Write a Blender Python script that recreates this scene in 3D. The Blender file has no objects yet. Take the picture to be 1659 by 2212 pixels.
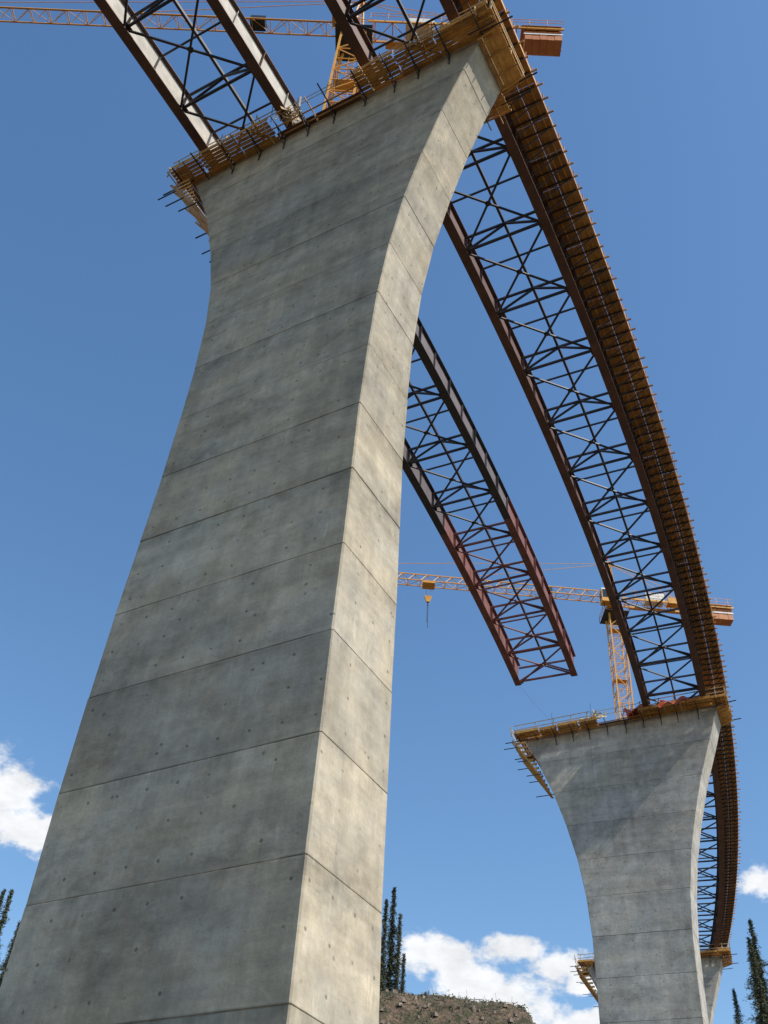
import bpy, math, random
from mathutils import Vector, Matrix
import numpy as np
random.seed(7)
scene = bpy.context.scene

# ------------------------------------------------------------------ helpers
class MB:
    def __init__(s): s.v=[]; s.f=[]; s.m=[]
    def hexa(s, pts, mi=0):
        b=len(s.v); s.v += [tuple(p) for p in pts]
        for q in ((0,3,2,1),(4,5,6,7),(0,1,5,4),(1,2,6,5),(2,3,7,6),(3,0,4,7)):
            s.f.append(tuple(b+i for i in q)); s.m.append(mi)
    def beam(s,p,q,w,h=None,up=(0,0,1),mi=0):
        if h is None: h=w
        p=Vector(p); q=Vector(q); d=q-p
        if d.length<1e-6: return
        d.normalize(); up=Vector(up)
        x=d.cross(up)
        if x.length<1e-3: x=d.cross(Vector((1,0,0.01)))
        x.normalize(); y=x.cross(d); y.normalize()
        x*=w/2; y*=h/2
        s.hexa([p-x-y,p+x-y,p+x+y,p-x+y,q-x-y,q+x-y,q+x+y,q-x+y],mi)
    def box(s,x0,x1,y0,y1,z0,z1,mi=0):
        s.hexa([(x0,y0,z0),(x1,y0,z0),(x1,y1,z0),(x0,y1,z0),(x0,y0,z1),(x1,y0,z1),(x1,y1,z1),(x0,y1,z1)],mi)
    def quad(s,pts,mi=0):
        b=len(s.v); s.v+=[tuple(p) for p in pts]; s.f.append(tuple(range(b,b+len(pts)))); s.m.append(mi)
    def obj(s,name,mats,loc=(0,0,0),rz=0,parent=None):
        me=bpy.data.meshes.new(name); me.from_pydata(s.v,[],s.f)
        for m in mats: me.materials.append(m)
        me.polygons.foreach_set("material_index",s.m)
        me.update()
        o=bpy.data.objects.new(name,me); scene.collection.objects.link(o)
        o.location=loc; o.rotation_euler=(0,0,rz)
        if parent: o.parent=parent
        return o

class NT:
    def __init__(s,tree): s.t=tree; s.n=tree.nodes; s.l=tree.links
    def node(s,typ,**kw):
        n=s.n.new(typ)
        for k,v in kw.items(): setattr(n,k,v)
        return n
    def put(s,sock,v):
        if isinstance(v,bpy.types.NodeSocket): s.l.new(v,sock)
        else: sock.default_value=v
    def math(s,op,a,b=None,c=None,clamp=False):
        n=s.node('ShaderNodeMath',operation=op); n.use_clamp=clamp
        s.put(n.inputs[0],a)
        if b is not None: s.put(n.inputs[1],b)
        if c is not None: s.put(n.inputs[2],c)
        return n.outputs[0]
    def noise(s,vec,scale,detail=4,rough=.55):
        n=s.node('ShaderNodeTexNoise'); s.put(n.inputs['Vector'],vec)
        n.inputs['Scale'].default_value=scale; n.inputs['Detail'].default_value=detail
        n.inputs['Roughness'].default_value=rough
        return n.outputs['Fac']
    def scale(s,vec,xyz):
        n=s.node('ShaderNodeMapping'); s.put(n.inputs['Vector'],vec); n.inputs['Scale'].default_value=xyz
        return n.outputs[0]
    def mr(s,v,a,b,c,d,smooth=False):
        n=s.node('ShaderNodeMapRange'); n.clamp=True
        if smooth: n.interpolation_type='SMOOTHSTEP'
        s.put(n.inputs[0],v)
        for i,x in zip((1,2,3,4),(a,b,c,d)): n.inputs[i].default_value=x
        return n.outputs[0]
    def mix(s,f,a,b):
        n=s.node('ShaderNodeMix'); n.data_type='RGBA'
        s.put(n.inputs[0],f); s.put(n.inputs[6],a); s.put(n.inputs[7],b)
        return n.outputs[2]
    def mulc(s,col,f):
        n=s.node('ShaderNodeVectorMath',operation='SCALE'); s.put(n.inputs[0],col); s.put(n.inputs['Scale'],f)
        return n.outputs[0]

def newmat(name):
    m=bpy.data.materials.new(name); m.use_nodes=True
    t=NT(m.node_tree); b=m.node_tree.nodes['Principled BSDF']
    return m,t,b

def simple(name,c1,c2,scale=1.0,rough=.7,metal=0,detail=4,bump=0.0,stretch=None,isl=0.0):
    m,t,b=newmat(name)
    tc=t.node('ShaderNodeTexCoord').outputs['Object']
    if stretch: tc=t.scale(tc,stretch)
    n=t.noise(tc,scale,detail)
    f=t.mr(n,.3,.7,0,1)
    col=t.mix(f,(*c1,1),(*c2,1))
    if isl>0:   # each separate piece a little lighter or darker
        g=t.node('ShaderNodeNewGeometry')
        col=t.mulc(col,t.mr(g.outputs['Random Per Island'],0,1,1-isl,1+isl*.6))
    t.put(b.inputs['Base Color'],col)
    b.inputs['Roughness'].default_value=rough; b.inputs['Metallic'].default_value=metal
    if bump>0:
        bn=t.node('ShaderNodeBump'); bn.inputs['Strength'].default_value=bump; bn.inputs['Distance'].default_value=.05
        t.put(bn.inputs['Height'],n); t.put(b.inputs['Normal'],bn.outputs[0])
    return m

LIFT=3.9; J0=0.6
def concrete(name,tint=(1,1,1)):
    m,t,b=newmat(name)
    tc=t.node('ShaderNodeTexCoord').outputs['Object']
    sep=t.node('ShaderNodeSeparateXYZ'); t.put(sep.inputs[0],tc)
    X,Y,Z=sep.outputs
    geo=t.node('ShaderNodeNewGeometry')
    vt=t.node('ShaderNodeVectorTransform',vector_type='NORMAL',convert_from='WORLD',convert_to='OBJECT')
    t.put(vt.inputs[0],geo.outputs['True Normal'])
    sn=t.node('ShaderNodeSeparateXYZ'); t.put(sn.inputs[0],vt.outputs[0])
    isY=t.math('GREATER_THAN',t.math('ABSOLUTE',sn.outputs[1]),.75)
    H=t.math('ADD',t.math('MULTIPLY',X,isY),t.math('MULTIPLY',Y,t.math('SUBTRACT',1.0,isY)))
    zl=t.math('DIVIDE',t.math('SUBTRACT',Z,J0),LIFT)
    li=t.math('FLOOR',zl); fr=t.math('FRACT',zl)
    wn=t.node('ShaderNodeTexWhiteNoise',noise_dimensions='2D')
    cb=t.node('ShaderNodeCombineXYZ'); t.put(cb.inputs[0],li)
    t.put(cb.inputs[1],t.math('FLOOR',t.math('DIVIDE',t.math('ADD',H,40),2.44)))
    t.put(wn.inputs['Vector'],cb.outputs[0])
    panel=t.mr(wn.outputs['Value'],0,1,.955,1.035)
    wn2=t.node('ShaderNodeTexWhiteNoise',noise_dimensions='1D'); t.put(wn2.inputs['W'],li)
    lift=t.mr(wn2.outputs['Value'],0,1,.86,1.08)
    n1=t.mr(t.noise(tc,.13,6,.72),.32,.68,.66,1.24)
    n2=t.mr(t.noise(tc,.85,7,.76),.32,.68,.78,1.17)
    n3=t.mr(t.noise(t.scale(tc,(1.3,1.3,.12)),1.0,4,.7),.34,.68,.88,1.07)
    n5=t.mr(t.noise(t.scale(tc,(.18,.18,1.7)),.9,5,.7),.35,.65,.88,1.07)
    n6f=t.noise(t.scale(tc,(.6,.6,1.1)),.42,5,.75)
    n6=t.mr(n6f,.54,.68,1.0,.74)
    wobn=t.noise(tc,1.0,3)
    wob=t.math('MULTIPLY',t.math('SUBTRACT',wobn,.5),.018)
    fr2=t.math('FRACT',t.math('ADD',fr,wob))
    d=t.math('MINIMUM',fr2,t.math('SUBTRACT',1.0,fr2))
    jst=t.mr(t.noise(tc,.45,3),.38,.62,.62,.95)
    jm=t.mr(d,.002,.016,1,0)
    joint=t.math('SUBTRACT',1.0,t.math('MULTIPLY',jm,t.math('SUBTRACT',1.0,jst)))
    bl=t.mr(fr2,.80,1.0,0,1)
    bls=t.mr(t.noise(t.scale(tc,(1.2,1.2,.25)),1.1,4,.7),.42,.7,0,.36)
    stain=t.math('SUBTRACT',1.0,t.math('MULTIPLY',bl,bls))
    d2=t.math('ABSOLUTE',t.math('SUBTRACT',fr2,.5))
    half=t.mr(d2,.0,.004,.95,1.0)
    hs=t.math('FRACT',t.math('DIVIDE',t.math('ADD',H,40),2.44))
    dh=t.math('MINIMUM',hs,t.math('SUBTRACT',1.0,hs))
    seam=t.mr(dh,.001,.006,.92,1.0)
    hx=t.math('SUBTRACT',t.math('FRACT',t.math('DIVIDE',t.math('ADD',H,40.6),1.22)),.5)
    hz=t.math('SUBTRACT',t.math('FRACT',t.math('MULTIPLY',fr,3)),.5)
    r2=t.math('SQRT',t.math('ADD',t.math('POWER',t.math('MULTIPLY',hx,1.22),2.0),t.math('POWER',t.math('MULTIPLY',hz,1.3),2.0)))
    msk=t.mr(wobn,.44,.54,0,1)
    hole=t.mr(r2,.035,.08,1,0)
    hole=t.math('SUBTRACT',1.0,t.math('MULTIPLY',t.math('MULTIPLY',hole,msk),.5))
    v=t.node('ShaderNodeTexVoronoi'); t.put(v.inputs['Vector'],tc); v.inputs['Scale'].default_value=.9
    bug=t.mr(v.outputs['Distance'],.03,.08,.5,1.0)
    v2=t.noise(t.scale(tc,(1.0,1.0,.22)),3.1,3,.5)
    scr=t.mr(v2,.68,.73,1.0,1.18)
    f=panel
    for g in (lift,n1,n2,n3,n5,n6,joint,stain,half,seam,hole,bug,scr): f=t.math('MULTIPLY',f,g)
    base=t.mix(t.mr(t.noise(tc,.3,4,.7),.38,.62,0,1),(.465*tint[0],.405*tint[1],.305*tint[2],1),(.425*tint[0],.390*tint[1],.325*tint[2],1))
    t.put(b.inputs['Base Color'],t.mulc(base,f))
    b.inputs['Roughness'].default_value=.9
    b.inputs['Specular IOR Level'].default_value=.2
    bn=t.node('ShaderNodeBump'); bn.inputs['Strength'].default_value=.5; bn.inputs['Distance'].default_value=.05
    t.put(bn.inputs['Height'],t.math('MULTIPLY',t.math('MULTIPLY',hole,joint),t.math('MULTIPLY',n2,seam)))
    t.put(b.inputs['Normal'],bn.outputs[0])
    return m

M_conc=concrete('concrete',(1.0,.985,.96))
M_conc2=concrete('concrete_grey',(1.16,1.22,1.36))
M_steel=simple('weathering_steel',(.075,.034,.025),(.150,.070,.046),.8,.62,0,5)
M_dark=simple('dark_steel',(.022,.022,.026),(.045,.042,.045),1.5,.5,.2)
M_brace=simple('brace_steel',(.026,.026,.030),(.060,.048,.046),1.0,.55,.1)
M_web=simple('mill_scale_web',(.32,.29,.24),(.52,.47,.40),1.1,.7,0,5)
M_purp=simple('primed_web',(.095,.074,.074),(.160,.128,.126),.7,.65,0,5)
M_red=simple('rust_red_steel',(.15,.048,.038),(.24,.10,.08),.8,.65,0,5)
M_wood=simple('formwork_timber',(.42,.20,.045),(.68,.37,.10),2.2,.75,0,5,.1,isl=.35)
M_ply=simple('overhang_plywood',(.28,.125,.032),(.54,.27,.075),1.1,.75,0,5,.1,isl=.30)
M_woodl=simple('pale_lumber',(.50,.38,.20),(.66,.53,.32),2.5,.75,isl=.25)
M_cr=simple('crane_yellow',(.58,.27,.035),(.72,.36,.06),.9,.45,.0,4)
M_cro=simple('counterweight_paint',(.42,.13,.045),(.55,.22,.07),.8,.6)
M_white=simple('white_paint',(.62,.62,.60),(.78,.78,.76),1,.5)
M_glass=simple('cab_glass',(.03,.04,.05),(.05,.06,.07),1,.08)
M_cable=simple('wire_rope',(.10,.11,.12),(.16,.17,.18),3,.5,.3)
M_tarp=simple('orange_tarp',(.52,.065,.025),(.70,.13,.05),1.6,.5,0,4,.3)
M_flag=simple('red_flag',(.6,.03,.05),(.7,.06,.08),2,.7)

# ------------------------------------------------------------------ bridge geometry
R=440.0; H0=math.radians(31.3); P1=(-4.64,31.8)
def hd(s): return H0-s/R
def bank(s):
    a=min(max((s-5)/65.0,0),1); return .036*a
def P(s,r,z):
    h=hd(s)
    x=P1[0]+R*(math.cos(h)-math.cos(H0)); y=P1[1]-R*(math.sin(h)-math.sin(H0))
    return Vector((x+r*math.cos(h),y-r*math.sin(h),z+bank(s)*r))
ZB=63.0; ZT=65.5; ZCAP=62.4; GROUND=-1.6

HWL=[(-6,4.5),(.6,4.55),(8.4,4.62),(12.3,4.75),(16.2,4.98),(20.1,5.1),(24,5.2),(31.8,5.1),(35.7,5.15),(39.6,5.25),(43.5,5.5),(47.4,6.05),(51.3,6.95),(55.2,8.05),(59.1,9.45),(62,10.6),(63,11.0)]
HWR=[(-6,5.9),(.6,5.85),(8.4,5.7),(12.3,5.55),(16.2,5.45),(20.1,5.32),(24,5.25),(31.8,5.05),(35.7,5.1),(39.6,5.2),(43.5,5.5),(47.4,6.05),(51.3,6.9),(55.2,7.9),(59.1,9.15),(62,10.2),(63,10.6)]
DF=[(-6,2.95),(.6,2.78),(12.3,2.42),(24,2.05),(31.8,1.86),(43.5,1.7),(62,1.6)]
DB=[(-6,2.2),(.6,2.0),(12.3,1.85),(24,1.92),(31.8,1.84),(43.5,1.7),(62,1.6)]
def itp(tab,z): return float(np.interp(z,[a for a,b in tab],[b for a,b in tab]))

def pier(loc,ang,zbot,mat,tilt=0.0,ztop=ZCAP,slim=1.0,seed=1):
    mb=MB(); rr=random.Random(seed)
    levels=[]
    z=J0-LIFT*12
    while z<ztop-1:
        if z>zbot+.5: levels.append(z)
        z+=LIFT
    jit=0.0
    zs=[(zbot,0)]
    for l in levels:
        zs+= [(l-.022,jit),(l-.006,.016+jit)]
        jit=rr.uniform(-.006,.012)
        zs+= [(l+.006,.016+jit),(l+.022,jit)]
    zs.append((ztop,0))
    for k,(z,ins) in enumerate(zs):
        zc=max(z,-6); fac=slim+(1-slim)*min(max((zc-40)/20,0),1)
        wl=itp(HWL,zc)*fac-ins; wr=itp(HWR,zc)*fac-ins; df=itp(DF,zc)-ins; db=itp(DB,zc)-ins; c=.05+rr.uniform(-.015,.02)
        pts=[(-wl+c,-df),(wr-c,-df),(wr,-df+c),(wr,db-c),(wr-c,db),(-wl+c,db),(-wl,db-c),(-wl,-df+c)]
        tz=tilt if k==len(zs)-1 else 0
        mb.v += [(x,y,z+tz*x) for x,y in pts]
        if k:
            a=(k-1)*8; bb=k*8
            for i in range(8):
                j=(i+1)%8
                mb.f.append((a+i,a+j,bb+j,bb+i)); mb.m.append(0)
    last=(len(zs)-1)*8
    mb.f.append(tuple(last+i for i in range(8))); mb.m.append(0)
    for r in (-9.1,-3.1,3.1,9.1):
        o=tilt*r
        mb.box(r-.6,r+.6,-.7,.7,ztop-.05+o,ztop+.2+o,0)
        mb.box(r-.35,r+.35,-.4,.4,ztop+.203+o,62.990+o,1)
    return mb.obj('bridge_pier',[mat,M_dark],(loc[0],loc[1],0),-ang)

def formwork(loc,ang,ztop=ZCAP,seed=1,tarp=False,gap=(-3.0,2.4),tilt=0.0,lower=.35):
    rnd=random.Random(seed); mb=MB()
    W=10.3; D=1.6; zp=ztop-lower
    out=1.45
    for sgn in (-1,1):
        xr=W+1.0 if sgn<0 else W-.3
        x=-W-1.3
        while x<xr:
            L=min(rnd.uniform(2.0,3.4),xr+.1-x)
            tiltz=rnd.uniform(-.07,.07); oo=rnd.uniform(-.10,.16)
            if not (gap[0]<x+L/2<gap[1]):
                for i in range(6):
                    y0=D+.05+oo*(i>0)+i*.24
                    mb.box(x+.02-rnd.uniform(0,.1),x+L-.06+rnd.uniform(-.12,.03),*(sorted((sgn*y0,sgn*(y0+.20)))),zp+tiltz+.012*i,zp+.06+tiltz+.012*i,0)
                yy=sorted((sgn*(D+1.54+oo),sgn*(D+1.59+oo)))
                mb.box(x+.03,x+L-.03,yy[0],yy[1],zp-.02+tiltz,zp+.28+tiltz+rnd.uniform(-.05,.1),0)
            else:
                for i in range(2):
                    y0=D+.05+i*.24
                    mb.box(x+.02,x+L-.02,*(sorted((sgn*y0,sgn*(y0+.21)))),zp+tiltz,zp+.06+tiltz,3)
            x+=L
        yy=sorted((sgn*(D+.004),sgn*(D+.045)))
        mb.box(-W+.1,W-.1,yy[0],yy[1],zp+.1,ztop+.3,0)
        for q in (.35,.95): mb.beam((-W-1.2,sgn*(D+q),zp-.12),(xr,sgn*(D+q),zp-.12),.07,.09,mi=0)
        x=-W-.9
        while x<xr-.2:
            j=x+rnd.uniform(-.2,.2)
            y_in=sgn*(D+.02); y_out=sgn*(D+out+.35+rnd.uniform(-.1,.45))
            mb.beam((j,y_in,zp-.23),(j,y_out,zp-.23),.06,.10,mi=1)
            if abs(j)<W-1:
                mb.beam((j,sgn*(D+.06),zp-.98),(j,sgn*(D+1.15),zp-.26),.045,.045,mi=1)
                mb.beam((j,sgn*(D+.06),zp-1.2-rnd.uniform(0,.3)),(j,sgn*(D+.06),zp+.05),.06,.06,mi=1)
            # wooden outrigger pieces and anchor bars
            if rnd.random()<.7:
                jj=j+rnd.uniform(.5,1.2)
                mb.beam((jj,sgn*(D+.1),zp-.21),(jj+rnd.uniform(-.1,.1),sgn*(D+1.6+rnd.uniform(0,.6)),zp-.19),.05,.09,mi=2 if rnd.random()<.4 else 0)
            if rnd.random()<.6:
                jj=j+rnd.uniform(-.8,.8)
                mb.beam((jj,sgn*(D+1.3),zp+.1),(jj+rnd.uniform(-.15,.15),sgn*(D+1.5+rnd.uniform(-.1,.3)),zp+1.7+rnd.uniform(0,.4)),.03,.03,mi=1)
            lean=rnd.uniform(-.1,.1)
            mb.beam((j+.1,sgn*(D+1.42),zp-.1),(j+.1+lean,sgn*(D+1.46),zp+1.25),.05,.09,mi=2)
            x+=1.95
        for zr in (.6,1.15):
            mb.beam((-W-1.3,sgn*(D+1.5),zp+zr),(gap[0],sgn*(D+1.5),zp+zr+.05),.04,.09,mi=2)
            mb.beam((gap[0],sgn*(D+1.3),zp+zr),(gap[1],sgn*(D+1.3),zp+zr),.03,.05,mi=2)
            mb.beam((gap[1],sgn*(D+1.5),zp+zr),(xr,sgn*(D+1.5),zp+zr-.05),.04,.09,mi=2)
    for sx,drop,wo in ((-1,5.2,1.75),(1,.45,1.2)):
        xt=W+wo; zt=zp-.12; zb=zt-drop; xb=(itp(HWR,zb) if sx>0 else itp(HWL,zb))+.10
        y0,y1=(-D-.6,D+.8) if sx<0 else (-D-.1,D+.1)
        yb=D+1.3 if sx<0 else D+.15
        n=12 if drop>4 else 5
        for i in range(n):
            a=i/n; b2=(i+.9)/n
            pa=Vector((sx*(xb+(xt-xb)*a),0,zb+(zt-zb)*a)); pb=Vector((sx*(xb+(xt-xb)*b2),0,zb+(zt-zb)*b2))
            nrm=Vector((-(zt-zb),0,sx*(xt-xb))).normalized()*.05*sx
            e0=rnd.uniform(-.12,.1)
            mb.hexa([(pa.x,y0+e0,pa.z),(pa.x,y1,pa.z),(pb.x,y1,pb.z),(pb.x,y0+e0,pb.z),
                     (pa.x+nrm.x,y0+e0,pa.z+nrm.z),(pa.x+nrm.x,y1,pa.z+nrm.z),(pb.x+nrm.x,y1,pb.z+nrm.z),(pb.x+nrm.x,y0+e0,pb.z+nrm.z)],0)
        for y in (y0+.2,-.6,.6,y1-.2):
            mb.beam((sx*(xb+.10),y,zb-.07),(sx*(xt+.10),y,zt-.12),.07,.12,mi=0)
        for yy in (y0-.14,y1+.04):
            mb.beam((sx*xb,yy,zb),(sx*xt,yy,zt),.06,.16,mi=0)
            if drop>4:
                for q in range(1,9):
                    a=q/9; xx=xb+(xt-xb)*a; zz=zb+(zt-zb)*a
                    mb.beam((sx*xx,yy,zz),(sx*(itp(HWL,zz)+.05),yy,zz+.02),.05,.26,mi=0)
        for q in range(3 if drop>4 else 1):
            a=(.10,.48,.85)[q]; xx=xb+(xt-xb)*a; zz=zb+(zt-zb)*a
            for y in (-D-.8,D+.7):
                mb.beam((sx*(xx-.5),y+.1*q,zz-.16),(sx*(xx+1.3+rnd.uniform(-.2,.3)),y+.1*q,zz-.10),.07,.07,mi=1)
        for i in range(4):
            xx=W+.1+i*.27
            mb.box(*sorted((sx*xx,sx*(xx+.23))),-D-1.3,yb,zp+.16,zp+.21,0)
        for y in (-D-1.3,0,yb):
            mb.beam((sx*(W+wo-.1),y,zp),(sx*(W+wo-.05),y,zp+1.25),.06,.09,mi=2)
        for zr in (.6,1.15):
            mb.beam((sx*(W+wo),-D-1.4,zp+zr),(sx*(W+wo),yb+.1,zp+zr),.05,.1,mi=2)
        for y in (-D-.4,D+.05,):
            mb.beam((sx*W,y,zp-.2),(sx*(W+wo+.9),y,zp-.14),.08,.08,mi=1)
    o=mb.obj('formwork_platform',[M_wood,M_dark,M_woodl,M_steel],(loc[0],loc[1],0),-ang)
    def shear(ob):
        for v in ob.data.vertices: v.co.z+=tilt*v.co.x
    shear(o)
    cl=MB()
    for i in range(26):
        x=-2.6+rnd.gauss(0,.4); y=-D-.9+rnd.gauss(0,.3)
        a=rnd.uniform(0,6.28); t=rnd.uniform(-.3,1.2); l=rnd.uniform(.3,.8)
        dv=Vector((math.cos(a)*math.cos(t),math.sin(a)*math.cos(t),math.sin(t)))*l
        p=Vector((x,y,zp+.35+rnd.uniform(0,.7)))
        cl.beam(p-dv,p+dv,.05,.10,mi=0)
    c=cl.obj('lumber_offcuts',[M_woodl]); shear(c); c.parent=o
    if tarp:
        tb=MB(); nx,ny=70,9
        def prof(i,j):
            x=.8+i/nx*8.0; a=j/ny
            y=-D-1.72+a*3.0
            z=ztop+.1+math.sin(a*math.pi)*.75+.22*math.sin(x*2.3+a*4)+.16*math.sin(x*6.1+a*9)+rnd.uniform(-.06,.06)
            if j==0: z=zp+.12+.25*math.sin(x*3.7)
            if j==1: z=ztop+.65+.3*math.sin(x*2.9)
            return (x,y,z)
        g=[[prof(i,j) for j in range(ny+1)] for i in range(nx+1)]
        for i in range(nx):
            for j in range(ny): tb.quad([g[i][j],g[i+1][j],g[i+1][j+1],g[i][j+1]],0)
        q=tb.obj('safety_tarp',[M_tarp]); shear(q); q.parent=o
    return o

A1=math.radians(32.3); A2=math.radians(25.5); A3=math.radians(20.0)
S2=74.5; S3=142.0; S0=-74.0
p2=(28.55,98.2); p3=tuple(P(S3,0,0)[:2]); p0=tuple(P(S0,0,0)[:2])
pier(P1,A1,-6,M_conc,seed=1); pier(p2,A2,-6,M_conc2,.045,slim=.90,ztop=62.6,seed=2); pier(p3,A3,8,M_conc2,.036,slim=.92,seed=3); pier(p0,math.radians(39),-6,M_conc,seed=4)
formwork(P1,A1,seed=3); formwork(p2,A2,seed=5,ztop=62.6,tarp=True,tilt=.045,lower=.05); formwork(p3,A3,seed=8,tilt=.036); formwork(p0,math.radians(39),seed=9)

def sweep(mb,s0,s1,r0,r1,z0,z1,step=1.9,mi=0):
    n=max(1,int(round((s1-s0)/step)))
    for i in range(n):
        a=s0+(s1-s0)*i/n; b=s0+(s1-s0)*(i+1)/n
        mb.hexa([P(a,r0,z0),P(b,r0,z0),P(b,r1,z0),P(a,r1,z0),P(a,r0,z1),P(b,r0,z1),P(b,r1,z1),P(a,r1,z1)],mi)

BAY=5.8
def girder_line(name,s0,s1,ra,rb,segs):
    root=bpy.data.objects.new(name,None); scene.collection.objects.link(root)
    mats=[M_steel,M_brace,M_web,M_purp,M_red,M_dark]
    g=MB()
    for (a,b,wi,fi) in segs:
        for r in (ra,rb):
            sweep(g,a,b,r-.015,r+.015,ZB+.061,ZT-.051,mi=wi)
            sweep(g,a,b,r-.33,r+.33,ZB,ZB+.06,mi=fi)
            sweep(g,a,b,r-.27,r+.27,ZT-.05,ZT,mi=fi)
            s=math.ceil(a/(BAY/2))*(BAY/2)
            while s<b:
                big = abs((s/BAY)-round(s/BAY))<.01
                w=.24 if big else .17
                for sg in (-1,1):
                    g.beam(P(s,r+sg*(.02+w/2),ZB+.07),P(s,r+sg*(.02+w/2),ZT-.06),.03,w,up=P(s,1,0)-P(s,0,0),mi=fi if big else wi)
                s+=BAY/2
            s=a+8
            while s<b-2:
                g.hexa([P(s-.4,r+.016,ZB+.3),P(s+.4,r+.016,ZB+.3),P(s+.4,r+.035,ZB+.3),P(s-.4,r+.035,ZB+.3),
                        P(s-.4,r+.016,ZT-.3),P(s+.4,r+.016,ZT-.3),P(s+.4,r+.035,ZT-.3),P(s-.4,r+.035,ZT-.3)],fi)
                s+=BAY*4
    o=g.obj('plate_girders',mats); o.parent=root
    b=MB(); k0=math.ceil(s0/BAY); k1=math.floor(s1/BAY)
    def mi_at(s):
        for (a,bb,wi,fi) in segs:
            if a<=s<=bb: return 4 if wi==4 else 1
        return 1
    ks=[k*BAY for k in range(k0,k1+1)]
    if s1-ks[-1]>1.5: ks.append(s1-.05)
    rm=(ra+rb)/2; i0=ra+.1; i1=rb-.1
    for n,s in enumerate(ks):
        mi=mi_at(s)
        b.beam(P(s,i0,ZT-.35),P(s,i1,ZT-.35),.16,.16,mi=mi)
        b.beam(P(s,i0,ZB+.45),P(s,i1,ZB+.45),.17,.17,mi=mi)
        b.beam(P(s+.05,i0,ZB+.5),P(s+.05,rm,ZT-.4),.15,.13,mi=mi)
        b.beam(P(s-.05,i1,ZB+.5),P(s-.05,rm,ZT-.4),.15,.13,mi=mi)
        for r in (i0+.2,i1-.2):
            b.hexa([P(s-.30,r-.2,ZB+.335),P(s+.3,r-.2,ZB+.335),P(s+.3,r+.2,ZB+.335),P(s-.3,r+.2,ZB+.335),
                    P(s-.30,r-.2,ZB+.355),P(s+.3,r-.2,ZB+.355),P(s+.3,r+.2,ZB+.355),P(s-.3,r+.2,ZB+.355)],mi)
        if n+1<len(ks):
            t=ks[n+1]
            b.beam(P(s,i0,ZB+.28),P(t,i1,ZB+.28),.14,.11,mi=mi)
            b.beam(P(s,i1,ZB+.15),P(t,i0,ZB+.15),.14,.11,mi=mi)
            m=(s+t)/2
            b.hexa([P(m-.2,rm-.2,ZB+.208),P(m+.2,rm-.2,ZB+.208),P(m+.2,rm+.2,ZB+.208),P(m-.2,rm+.2,ZB+.208),
                    P(m-.2,rm-.2,ZB+.222),P(m+.2,rm-.2,ZB+.222),P(m+.2,rm+.2,ZB+.222),P(m-.2,rm+.2,ZB+.222)],mi)
            if t-s>4: b.beam(P(m,i0,ZT-.25),P(m,i1,ZT-.25),.12,.12,mi=mi)
    o=b.obj('cross_bracing',mats); o.parent=root
    st=MB(); sweep(st,s0,s1,rm-.09,rm+.09,ZT-.24,ZT+.02,mi=0)
    o=st.obj('centre_stringer',[M_brace]); o.parent=root
    return root

SE=216.0
g_right=girder_line('steel_girder_span',-74,SE,3.1,9.1,[(-74,SE,0,0)])
g_left=girder_line('steel_girder_span',-74,63.3,-9.1,-3.1,[(-74,-2,2,0),(-2,38,3,1),(38,63.3,4,4)])

ov=MB(); rnd=random.Random(4)
OUT=11.55
s=-74
while s<SE-.5:
    ov.beam(P(s,9.42,ZT+.03-.1),P(s,OUT-.05,ZT-.02),.08,.11,mi=1)
    ov.beam(P(s,9.14,ZB+.85),P(s,OUT-.2,ZT-.1),.06,.08,mi=1)
    ov.beam(P(s,9.40,ZB+1.0),P(s,9.40,ZT-.1),.06,.07,mi=1)
    ov.beam(P(s+.12,OUT-.25,ZT+.16),P(s+.12,OUT+.32+rnd.uniform(-.08,.18),ZT+.16),.09,.12,mi=2)
    if rnd.random()<.8: ov.beam(P(s+.12,OUT+.05,ZT+.2),P(s+.12,OUT+.10,ZT+.75+rnd.uniform(0,.3)),.05,.08,mi=0)
    s+=.97
s=-74
while s<SE-1:
    e=min(s+2.42,SE)
    j=rnd.uniform(-.012,.012)
    sweep(ov,s+.01,e-.01,9.3,10.45,ZT+.062+j,ZT+.085+j,step=3,mi=0)
    sweep(ov,s+.01,e-.01,10.47,OUT,ZT+.06-j,ZT+.083-j,step=3,mi=2 if rnd.random()<.25 else 0)
    s+=2.42
for r in (9.75,10.25,10.75,11.2): sweep(ov,-74,SE,r-.045,r+.045,ZT-.02,ZT+.047,mi=2)
sweep(ov,-74,SE,OUT+.01,OUT+.06,ZT+.02,ZT+.5,mi=0)
o=ov.obj('overhang_formwork',[M_ply,M_dark,M_wood]); o.parent=g_right

gw=MB()
gw.beam(P(63.2,-9.1,ZB),Vector((22.0,100.3,62.8)),.012,mi=0)
gw.obj('guy_wires',[M_cable])

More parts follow.
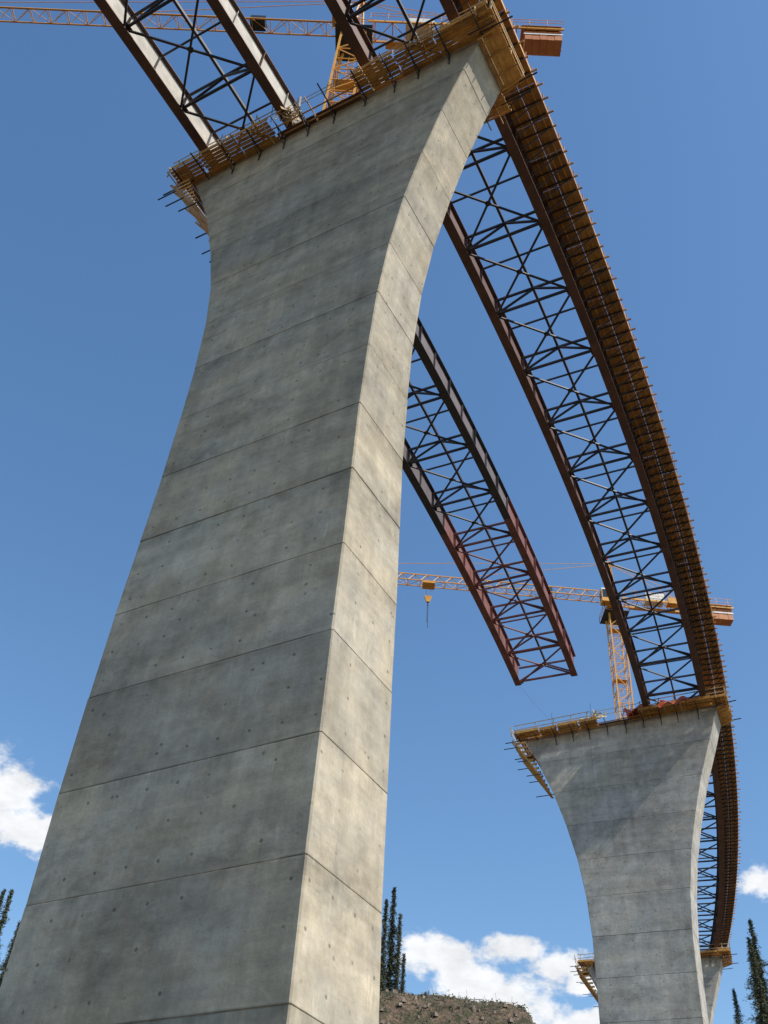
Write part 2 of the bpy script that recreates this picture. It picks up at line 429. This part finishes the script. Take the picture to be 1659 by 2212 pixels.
# ------------------------------------------------------------------ tower cranes
def crane(x,y,zj,zbase,jib,hook,rot=0.0,h=.78,CL=16.2):
    root=bpy.data.objects.new('tower_crane',None); scene.collection.objects.link(root); root.location=(x,y,0); root.rotation_euler=(0,0,rot)
    mats=[M_cr,M_dark,M_cro,M_white,M_glass,M_cable,M_flag]
    t=MB()
    for sx in (-1,1):
        for sy in (-1,1): t.beam((sx*h,sy*h,zbase),(sx*h,sy*h,zj-2.6),.15,mi=0)
    z=zbase; k=0; step=1.9
    while z+step<=zj-2.6:
        for (a,b) in (((-h,-h),(h,-h)),((h,-h),(h,h)),((h,h),(-h,h)),((-h,h),(-h,-h))):
            t.beam((a[0],a[1],z),(b[0],b[1],z),.075,mi=0)
            if k%2: a,b=b,a
            t.beam((a[0],a[1],z+.06),(b[0],b[1],z+step-.06),.075,mi=0)
        t.beam((-.25,.45,z),(-.25,.45,z+step),.035,mi=0); t.beam((.25,.45,z),(.25,.45,z+step),.035,mi=0)
        for q in range(6): t.beam((-.25,.45,z+q*.32),(.25,.45,z+q*.32),.025,mi=0)
        if k%4==0: t.box(-h+.1,h-.1,-.1,h-.1,z+.05,z+.09,0)
        z+=step; k+=1
    t.obj('lattice_mast',mats,parent=root)
    s=MB(); zt=zj-2.6
    def ring(r,z0,z1,mi,n=20):
        for i in range(n):
            a=2*math.pi*i/n; b=2*math.pi*(i+1)/n
            s.quad([(r*math.cos(a),r*math.sin(a),z0),(r*math.cos(b),r*math.sin(b),z0),(r*math.cos(b),r*math.sin(b),z1),(r*math.cos(a),r*math.sin(a),z1)],mi)
        s.quad([(r*math.cos(2*math.pi*i/n),r*math.sin(2*math.pi*i/n),z1) for i in range(n)],mi)
        s.quad([(r*math.cos(-2*math.pi*i/n),r*math.sin(-2*math.pi*i/n),z0) for i in range(n)],mi)
    ring(1.15,zt,zt+.35,0); ring(.95,zt+.36,zt+.75,1); ring(1.2,zt+.76,zt+1.1,0)
    for sx in (-1,1):
        for sy in (-1,1): s.beam((sx*h,sy*h,zt-1.3),(sx*.9,sy*.9,zt+.02),.16,mi=0)
    pw=1.55
    s.box(-pw,pw,-pw,pw,zt-.12,zt-.07,1)
    for a in (-pw,pw):
        for zz in (.5,1.0):
            s.beam((a,-pw,zt+zz),(a,pw,zt+zz),.04,mi=0); s.beam((-pw,a,zt+zz),(pw,a,zt+zz),.04,mi=0)
        for b in (-pw,-.5,.5,pw):
            s.beam((a,b,zt-.05),(a,b,zt+1),.045,mi=0); s.beam((b,a,zt-.05),(b,a,zt+1),.045,mi=0)
    for sx in (-.65,.65):
        for sy in (-.55,.55):
            s.beam((sx,sy,zt+1.1),(sx*.15,sy*.3,zj+6.2),.11,mi=0)
    for q in range(5):
        a=q/5.0; w=.65*(1-a)+.1*a; v=.55*(1-a)+.16*a; zz=zt+1.3+a*(zj+6-zt-1.3)
        a2=(q+1)/5.0; w2=.65*(1-a2)+.1*a2; z2=zt+1.3+a2*(zj+6-zt-1.3)
        for yy in (-v,v):
            s.beam((-w,yy,zz),(w,yy,zz),.06,mi=0); s.beam((-w,yy,zz),(w2,yy*.9,z2),.06,mi=0)
        for xx in (-w,w): s.beam((xx,-v,zz),(xx,v,zz),.06,mi=0)
    s.box(-.3,.3,-.3,.3,zj+6.1,zj+6.45,0)
    s.beam((0,0,zj+6.4),(0,0,zj+7.6),.05,mi=0)
    s.quad([(0,0,zj+7.6),(-.9,.1,zj+7.45),(-.8,.15,zj+6.95),(0,0,zj+7.0)],6)
    s.obj('slewing_unit_and_tower_head',mats,parent=root)
    c=MB(); cx0,cx1,cy0,cy1,cz0,cz1=-1.9,-.35,-2.0,-.85,zt+.9,zt+3.0
    c.box(cx0,cx1,cy0,cy1,cz0,cz0+.55,0); c.box(cx0,cx1,cy0,cy1,cz1-.25,cz1,3)
    c.box(cx0+.05,cx1-.05,cy0+.05,cy1-.05,cz0+.55,cz1-.25,4)
    for xx in (cx0+.04,(cx0+cx1)/2,cx1-.04):
        for yy in (cy0+.04,cy1-.04): c.box(xx-.05,xx+.05,yy-.05,yy+.05,cz0+.552,cz1-.252,0)
    c.obj('operator_cab',mats,parent=root)
    j=MB(); w=.60; hh=1.45; n=int(jib/1.6)
    L=n*1.6; x0=-1.0
    j.beam((x0,-w,zj),(x0-L,-w,zj),.11,mi=0); j.beam((x0,w,zj),(x0-L,w,zj),.11,mi=0)
    j.beam((x0-.8,0,zj+hh),(x0-L+.8,0,zj+hh),.12,mi=0)
    for i in range(n):
        a=x0-i*1.6; b=a-1.6; m=(a+b)/2
        j.beam((a,-w,zj),(a,w,zj),.055,mi=0)
        j.beam((a,-w if i%2 else w,zj-.01),(b,w if i%2 else -w,zj-.01),.045,mi=0)
        for sy in (-w,w):
            j.beam((a,sy,zj+.04),(m,0,zj+hh-.04),.06,mi=0); j.beam((b,sy,zj+.04),(m,0,zj+hh-.04),.06,mi=0)
    j.box(-9.2,-7.9,-.5,.5,zj+.1,zj+.95,1)
    j.obj('jib',mats,parent=root)
    k=MB()
    for sy in (-.85,.85):
        k.beam((1.0,sy,zj-.1),(CL,sy,zj-.1),.12,.28,mi=0)
        for zz in (.55,1.1): k.beam((1.2,sy*1.25,zj+zz),(CL,sy*1.25,zj+zz),.04,mi=0)
        x_=1.2
        while x_<CL: k.beam((x_,sy*1.25,zj),(x_,sy*1.25,zj+1.1),.045,mi=0); x_+=1.5
    x_=1.6; q=0
    while x_<CL-4:
        k.beam((x_,-.8,zj-.12),(x_,.8,zj-.12),.09,mi=0)
        k.beam((x_,-.8 if q%2 else .8,zj-.14),(x_+1.5,.8 if q%2 else -.8,zj-.14),.07,mi=0); x_+=1.5; q+=1
    k.box(2.5,CL-3.8,.95,1.5,zj-.02,zj+.04,0)
    k.box(CL-3.6,CL-.2,-1.0,1.0,zj+.07,zj+.12,2)
    k.box(4.2,6.6,-.7,.7,zj+.2,zj+1.3,3); k.box(7.1,8.6,-.6,.6,zj+.2,zj+.95,0)
    for i in range(5):
        xx=CL-3.3+i*.62
        k.box(xx,xx+.60,-.68+.02*(i%2),.68,zj-1.9,zj+.5,2)
    k.box(CL-3.4,CL-.1,-.73,-.70,zj-1.0,zj-.8,3)
    k.obj('counter_jib',mats,parent=root)
    r=MB(); top=(0,0,zj+6.2)
    r.beam(top,(-L*.42,0,zj+hh),.05,mi=0); r.beam((0,0,zj+6.3),(-L*.86,0,zj+hh),.05,mi=0)
    for sy in (-.8,.8): r.beam(top,(CL-3.5,sy,zj+.1),.05,mi=0)
    hx=-hook
    r.box(hx-.8,hx+.8,-.7,.7,zj-.35,zj-.12,0)
    for d in (-.35,.35): r.beam((hx+d,0,zj-.3),(hx+d*.5,0,zj-2.1),.035,mi=5)
    r.hexa([(hx-.18,-.15,zj-3.0),(hx+.18,-.15,zj-3.0),(hx+.18,.15,zj-3.0),(hx-.18,.15,zj-3.0),(hx-.5,-.2,zj-2.1),(hx+.5,-.2,zj-2.1),(hx+.5,.2,zj-2.1),(hx-.5,.2,zj-2.1)],0)
    r.beam((hx,0,zj-3.0),(hx,0,zj-3.5),.12,mi=1)
    r.beam((hx+.06,0,zj-3.4),(hx+.1,0,zj-7.0),.06,mi=1); r.beam((hx-.06,0,zj-3.4),(hx-.02,0,zj-6.2),.06,mi=1)
    r.obj('ties_trolley_and_hook',mats,parent=root)
    return root
crane(-6.1,36.7,90.6,-3,48,40,rot=math.radians(-2.6),h=1.0,CL=17.6)
crane(30.5,103.6,85.3,-3,48,23.9,h=.85,CL=15.4)

# ------------------------------------------------------------------ terrain
def sm(a,b,x):
    t=np.clip((x-a)/(b-a),0,1); return t*t*(3-2*t)
def vn(x,y,sc,seed):
    return (np.sin(x/sc*1.3+seed)*np.cos(y/sc*1.1-seed*2)+.5*np.sin(x/sc*2.9-seed*3+y/sc*1.7)+.3*np.sin(y/sc*5.3+x/sc*3.1+seed))/1.8
def height(x,y):
    x=np.asarray(x,float); y=np.asarray(y,float)
    h=GROUND+68*sm(112,250,y)+ 34*sm(260,420,y)+20*sm(420,900,y)
    far=sm(60,400,np.abs(x-20)); h=h+far*30*sm(60,300,y)*(.6+.4*vn(x,y,90,2))
    h=h+ sm(120,220,y)*vn(x,y,14,1)*1.2 + sm(120,220,y)*vn(x,y,5,5)*.5+ sm(120,220,y)*vn(x,y,1.9,8)*.22
    ragged=46+1.2*vn(x*0,y,4,3)+1.0*vn(x*0,y,1.7,7)
    bl=sm(-60,-20,x)*(1-sm(ragged-4.5,ragged+3.0,x))*sm(232,250,y)*(1-sm(275,330,y))
    h=h+bl*(16.6+.8*vn(x,y,6,4)+.6*vn(x,y,2.1,9))
    h=h+12*np.exp(-((x-98)/26)**2-((y-238)/22)**2)
    h=h+9*np.exp(-((x+84)/22)**2-((y-252)/22)**2)
    return h
def axis(c,lo,hi,n,k=4.2):
    u=np.linspace(-1,1,n); v=np.sinh(u*k)/np.sinh(k)
    return np.where(v<0,c+v*(c-lo),c+v*(hi-c))
xs=axis(25,-3000,3000,400,5.6); ys=axis(245,-3000,4000,360,5.6)
XX,YY=np.meshgrid(xs,ys); ZZ=height(XX,YY)
me=bpy.data.meshes.new('ground')
vs=np.stack([XX.ravel(),YY.ravel(),ZZ.ravel()],1)
nx=len(xs); fs=[]
for j in range(len(ys)-1):
    for i in range(nx-1):
        a=j*nx+i; fs.append((a,a+1,a+nx+1,a+nx))
me.from_pydata(vs.tolist(),[],fs); me.update()
gr=bpy.data.objects.new('ground',me); scene.collection.objects.link(gr)
m,t,b=newmat('hillside_soil')
tc=t.node('ShaderNodeTexCoord').outputs['Object']
n1=t.mr(t.noise(tc,.22,6,.7),.46,.56,0,1); n2=t.mr(t.noise(tc,1.1,6,.75),.35,.65,0,1)
c1=t.mix(n2,(.075,.050,.032,1),(.25,.175,.11,1)); c2=t.mix(n2,(.035,.038,.018,1),(.12,.100,.052,1))
t.put(b.inputs['Base Color'],t.mix(n1,c1,c2)); b.inputs['Roughness'].default_value=.95
bn=t.node('ShaderNodeBump'); bn.inputs['Strength'].default_value=1.0; bn.inputs['Distance'].default_value=1.0
t.put(bn.inputs['Height'],t.noise(tc,.9,7,.72)); t.put(b.inputs['Normal'],bn.outputs[0])
me.materials.append(m)

# ------------------------------------------------------------------ trees
m,t,b=newmat('conifer_needles')
tc=t.node('ShaderNodeTexCoord').outputs['Object']
n=t.mr(t.noise(tc,1.3,3,.6),.35,.65,0,1)
t.put(b.inputs['Base Color'],t.mix(n,(.040,.050,.026,1),(.12,.130,.065,1))); b.inputs['Roughness'].default_value=.8
M_needle=m
M_bark=simple('bark',(.09,.07,.055),(.17,.14,.11),2,.9)
def add_conifer(mb,x,y,z,h,rnd,spread=.13,dens=1.0,bare=.06,leaf=1.0):
    lean=rnd.uniform(-.012,.012)*h
    seg=6
    for i in range(seg):
        a=i/seg; c=(i+1)/seg
        r0=.010*h*(1-a)+.02; r1=.010*h*(1-c)+.02
        n=6
        A=[(x+lean*a+r0*math.cos(k*math.pi/3),y+r0*math.sin(k*math.pi/3),z+h*a) for k in range(n)]
        B=[(x+lean*c+r1*math.cos(k*math.pi/3),y+r1*math.sin(k*math.pi/3),z+h*c) for k in range(n)]
        for k in range(n): mb.quad([A[k],A[(k+1)%n],B[(k+1)%n],B[k]],1)
    nbr=int((190+h*7)*dens)
    lob=[(rnd.uniform(0,6.28),rnd.uniform(.7,1.25)) for _ in range(9)]
    for i in range(nbr):
        a=bare+(1-bare)*min((i+rnd.random())/nbr,.995)
        q_=int(a*8.99); asym=lob[q_]
        an=rnd.uniform(0,6.283)
        R_=h*spread*((1-a)**.8)*(.85+.25*math.cos(an-asym[0]))*asym[1]+.12
        rr=R_*rnd.uniform(.45,1.2)
        zz=z+h*a; droop=rnd.uniform(.0,.6)
        ca,sa=math.cos(an),math.sin(an); cx=x+lean*a
        mb.beam((cx,y,zz),(cx+ca*rr*.8,y+sa*rr*.8,zz-rr*droop*.8),.035,mi=1)
        m_=max(2,int(rr/.34))
        for q in range(m_):
            f=(q+.6)/m_; px=cx+ca*rr*f; py=y+sa*rr*f; pz=zz-rr*droop*f*f
            for w in range(3):
                sz=leaf*rnd.uniform(.20,.46)*(1.2-.6*f)*(h/24)**.5
                o=Vector((ca,sa,-.25))+Vector((rnd.gauss(0,.8),rnd.gauss(0,.8),rnd.gauss(0,.4)))
                o.normalize(); o2=o.cross(Vector((rnd.gauss(0,.7),rnd.gauss(0,.7),1.0))).normalized()
                c_=Vector((px,py,pz))+Vector((rnd.gauss(0,.18),rnd.gauss(0,.18),rnd.gauss(0,.22)))
                dn=Vector((0,0,sz*.35))
                mb.quad([c_-o*sz*1.2,c_+o2*sz*.32-dn,c_+o*sz*1.2-dn*.6,c_-o2*sz*.32-dn],0)
rt=random.Random(11)
def tree(x,y,h,**kw):
    z=float(height(x,y))-.4
    mb=MB(); add_conifer(mb,0,0,0,h,rt,**kw)
    return mb.obj('pine_tree',[M_needle,M_bark],(x,y,z))
for x,y,h in ((9.4,252,23),(11.2,254,27),(13.0,253,20),(14.6,256,12)): tree(x,y,h,spread=.105)
for x,y,h in ((-77.0,250,17),(-79.5,246,23),(-83.5,252,24),(-88,248,23)): tree(x,y,h,spread=.15)
for x,y,h in ((91,231,23),(94,236,26),(98,232,24),(101,238,28),(105,234,29),(88,238,12)): tree(x,y,h,spread=.17)
mb=MB(); rf=random.Random(21)
for i in range(80):
    x=rf.uniform(60,330); y=rf.uniform(380,520)
    add_conifer(mb,x,y,float(height(x,y))-.5,rf.uniform(17,28),rf,dens=.2,leaf=2.2)
for i in range(50):
    x=rf.uniform(-330,-100); y=rf.uniform(250,420)
    add_conifer(mb,x,y,float(height(x,y))-.5,rf.uniform(15,24),rf,dens=.2,leaf=2.2)
mb.obj('distant_forest',[M_needle,M_bark])
mb=MB()
for i in range(700):
    x=rf.uniform(-5,45); y=rf.uniform(238,256); z=float(height(x,y))
    sc=rf.uniform(.25,1.0)
    for q in range(8):
        c_=Vector((x+rf.gauss(0,.35)*sc,y+rf.gauss(0,.35)*sc,z+abs(rf.gauss(.3,.3))*sc)); o=Vector((rf.gauss(0,1),rf.gauss(0,1),rf.gauss(.6,.6))).normalized()*.3*sc
        o2=o.cross(Vector((rf.gauss(0,1),rf.gauss(0,1),.2))).normalized()*.16*sc
        mb.quad([c_-o,c_+o2,c_+o,c_-o2],0)
for i in range(70):
    x=rf.uniform(6,44); y=rf.uniform(240,253); z=float(height(x,y))
    if rf.random()<.5:
        l=rf.uniform(.8,2.4); mb.beam((x,y,z-.3),(x+rf.gauss(0,.35),y,z+l),.05,mi=1)
    else:
        l=rf.uniform(.7,2.6); a=rf.uniform(-.5,.5); mb.beam((x-l,y,z+.2+a*.4),(x+l,y+rf.gauss(0,1),z+.25-a*.4),.11,mi=1 if rf.random()<.75 else 2)
mb.obj('brush_and_slash',[M_needle,M_bark,M_woodl])
mb=MB()
for i in range(130):
    x=rf.uniform(5,46.5); y=rf.uniform(236,252); z=float(height(x,y)); r=rf.uniform(.25,.9)
    n=7; top=[];bot=[]
    for k in range(n):
        a=k*6.283/n; q=r*rf.uniform(.7,1.2)
        bot.append((x+q*math.cos(a),y+q*math.sin(a),z-.4)); q*=rf.uniform(.4,.8); top.append((x+q*math.cos(a),y+q*math.sin(a),z+r*rf.uniform(.35,.7)))
    for k in range(n): mb.quad([bot[k],bot[(k+1)%n],top[(k+1)%n],top[k]],0)
    mb.quad(top,0)
mb.obj('boulders',[simple('rock',(.10,.075,.055),(.26,.20,.15),1.3,.9,0,5,.5)])

# ------------------------------------------------------------------ world
SUN_AZ=math.radians(122.0); SUN_EL=math.radians(46)
w=bpy.data.worlds.new('World'); scene.world=w; w.use_nodes=True
t=NT(w.node_tree); t.n.clear()
sky=t.node('ShaderNodeTexSky'); sky.sky_type='NISHITA'; sky.sun_disc=False
sky.sun_elevation=SUN_EL; sky.sun_rotation=SUN_AZ; sky.altitude=600
sky.air_density=1.25; sky.dust_density=.7; sky.ozone_density=1.1
gen=t.node('ShaderNodeTexCoord').outputs['Generated']
blobs=[((-.318,.853,.414),.056,.046),((-.285,.864,.397),.034,.022),((.078,.938,.347),.038,.026),((.110,.936,.330),.048,.034),((.150,.938,.310),.060,.030),
       ((.150,.927,.352),.036,.014),((.188,.921,.340),.040,.016),((.212,.920,.330),.026,.011),((.362,.843,.399),.036,.017),((.215,.92,.30),.05,.012),
       ((-.9,.3,.35),.16,.06),((.85,.45,.3),.14,.05)]
wn=t.node('ShaderNodeTexNoise'); t.put(wn.inputs['Vector'],gen); wn.inputs['Scale'].default_value=26; wn.inputs['Detail'].default_value=3
wv=t.node('ShaderNodeVectorMath',operation='SUBTRACT'); t.put(wv.inputs[0],wn.outputs['Color']); wv.inputs[1].default_value=(.5,.5,.5)
ws=t.mulc(wv.outputs[0],.030)
ad=t.node('ShaderNodeVectorMath',operation='ADD'); t.put(ad.inputs[0],gen); t.put(ad.inputs[1],ws)
cur=None
for c,rh,rv in blobs:
    L=math.sqrt(sum(k*k for k in c)); c=tuple(k/L for k in c)
    sb=t.node('ShaderNodeVectorMath',operation='SUBTRACT'); t.put(sb.inputs[0],ad.outputs[0]); sb.inputs[1].default_value=c
    sc=t.node('ShaderNodeVectorMath',operation='MULTIPLY'); t.put(sc.inputs[0],sb.outputs[0]); sc.inputs[1].default_value=(1/rh,1/rh,1/rv)
    ln=t.node('ShaderNodeVectorMath',operation='LENGTH'); t.put(ln.inputs[0],sc.outputs[0])
    v=t.math('SUBTRACT',1.0,ln.outputs['Value'])
    cur=v if cur is None else t.math('MAXIMUM',cur,v)
nz=t.noise(t.scale(gen,(1,1,1.6)),34,6,.62)
val=t.math('ADD',cur,t.math('MULTIPLY',t.math('SUBTRACT',nz,.5),1.9))
fac=t.mr(val,.0,.55,0,1,True)
shade=t.mr(t.noise(t.scale(gen,(1,1,2)),22,4,.6),.35,.65,5.6,7.2)
cc=t.mulc((.95,.97,1.0),shade)
hs=t.node('ShaderNodeHueSaturation'); hs.inputs['Saturation'].default_value=1.2; hs.inputs['Value'].default_value=1.2; t.put(hs.inputs['Color'],sky.outputs[0])
mix=t.mix(fac,hs.outputs[0],cc)
bg=t.node('ShaderNodeBackground'); t.put(bg.inputs[0],mix); bg.inputs[1].default_value=.15
out=t.node('ShaderNodeOutputWorld'); t.l.new(bg.outputs[0],out.inputs[0])

# sun
sd=bpy.data.lights.new('sun','SUN'); sd.energy=5.0; sd.angle=math.radians(.5); sd.color=(1,.94,.84)
so=bpy.data.objects.new('sun',sd); scene.collection.objects.link(so)
tosun=Vector((math.sin(SUN_AZ)*math.cos(SUN_EL),math.cos(SUN_AZ)*math.cos(SUN_EL),math.sin(SUN_EL)))
so.rotation_euler=tosun.to_track_quat('Z','Y').to_euler(); so.location=(60,-40,120)

# ------------------------------------------------------------------ camera
p=math.radians(43.2); th=math.radians(5.22)
F=Vector((0,math.cos(p),math.sin(p))); U0=Vector((0,-math.sin(p),math.cos(p))); R0=Vector((1,0,0))
Rr=R0*math.cos(th)+U0*math.sin(th); Up=U0*math.cos(th)-R0*math.sin(th)
cd=bpy.data.cameras.new('camera'); cam=bpy.data.objects.new('camera',cd); scene.collection.objects.link(cam)
M=Matrix(((Rr.x,Up.x,-F.x,0),(Rr.y,Up.y,-F.y,0),(Rr.z,Up.z,-F.z,0),(0,0,0,1)))
cam.matrix_world=M
cd.sensor_fit='VERTICAL'; cd.sensor_height=36; cd.lens=36*2237/2212
cd.clip_start=.1; cd.clip_end=9000
scene.camera=cam
scene.view_settings.view_transform='Standard'; scene.view_settings.look='None'
scene.view_settings.exposure=0; scene.view_settings.gamma=1
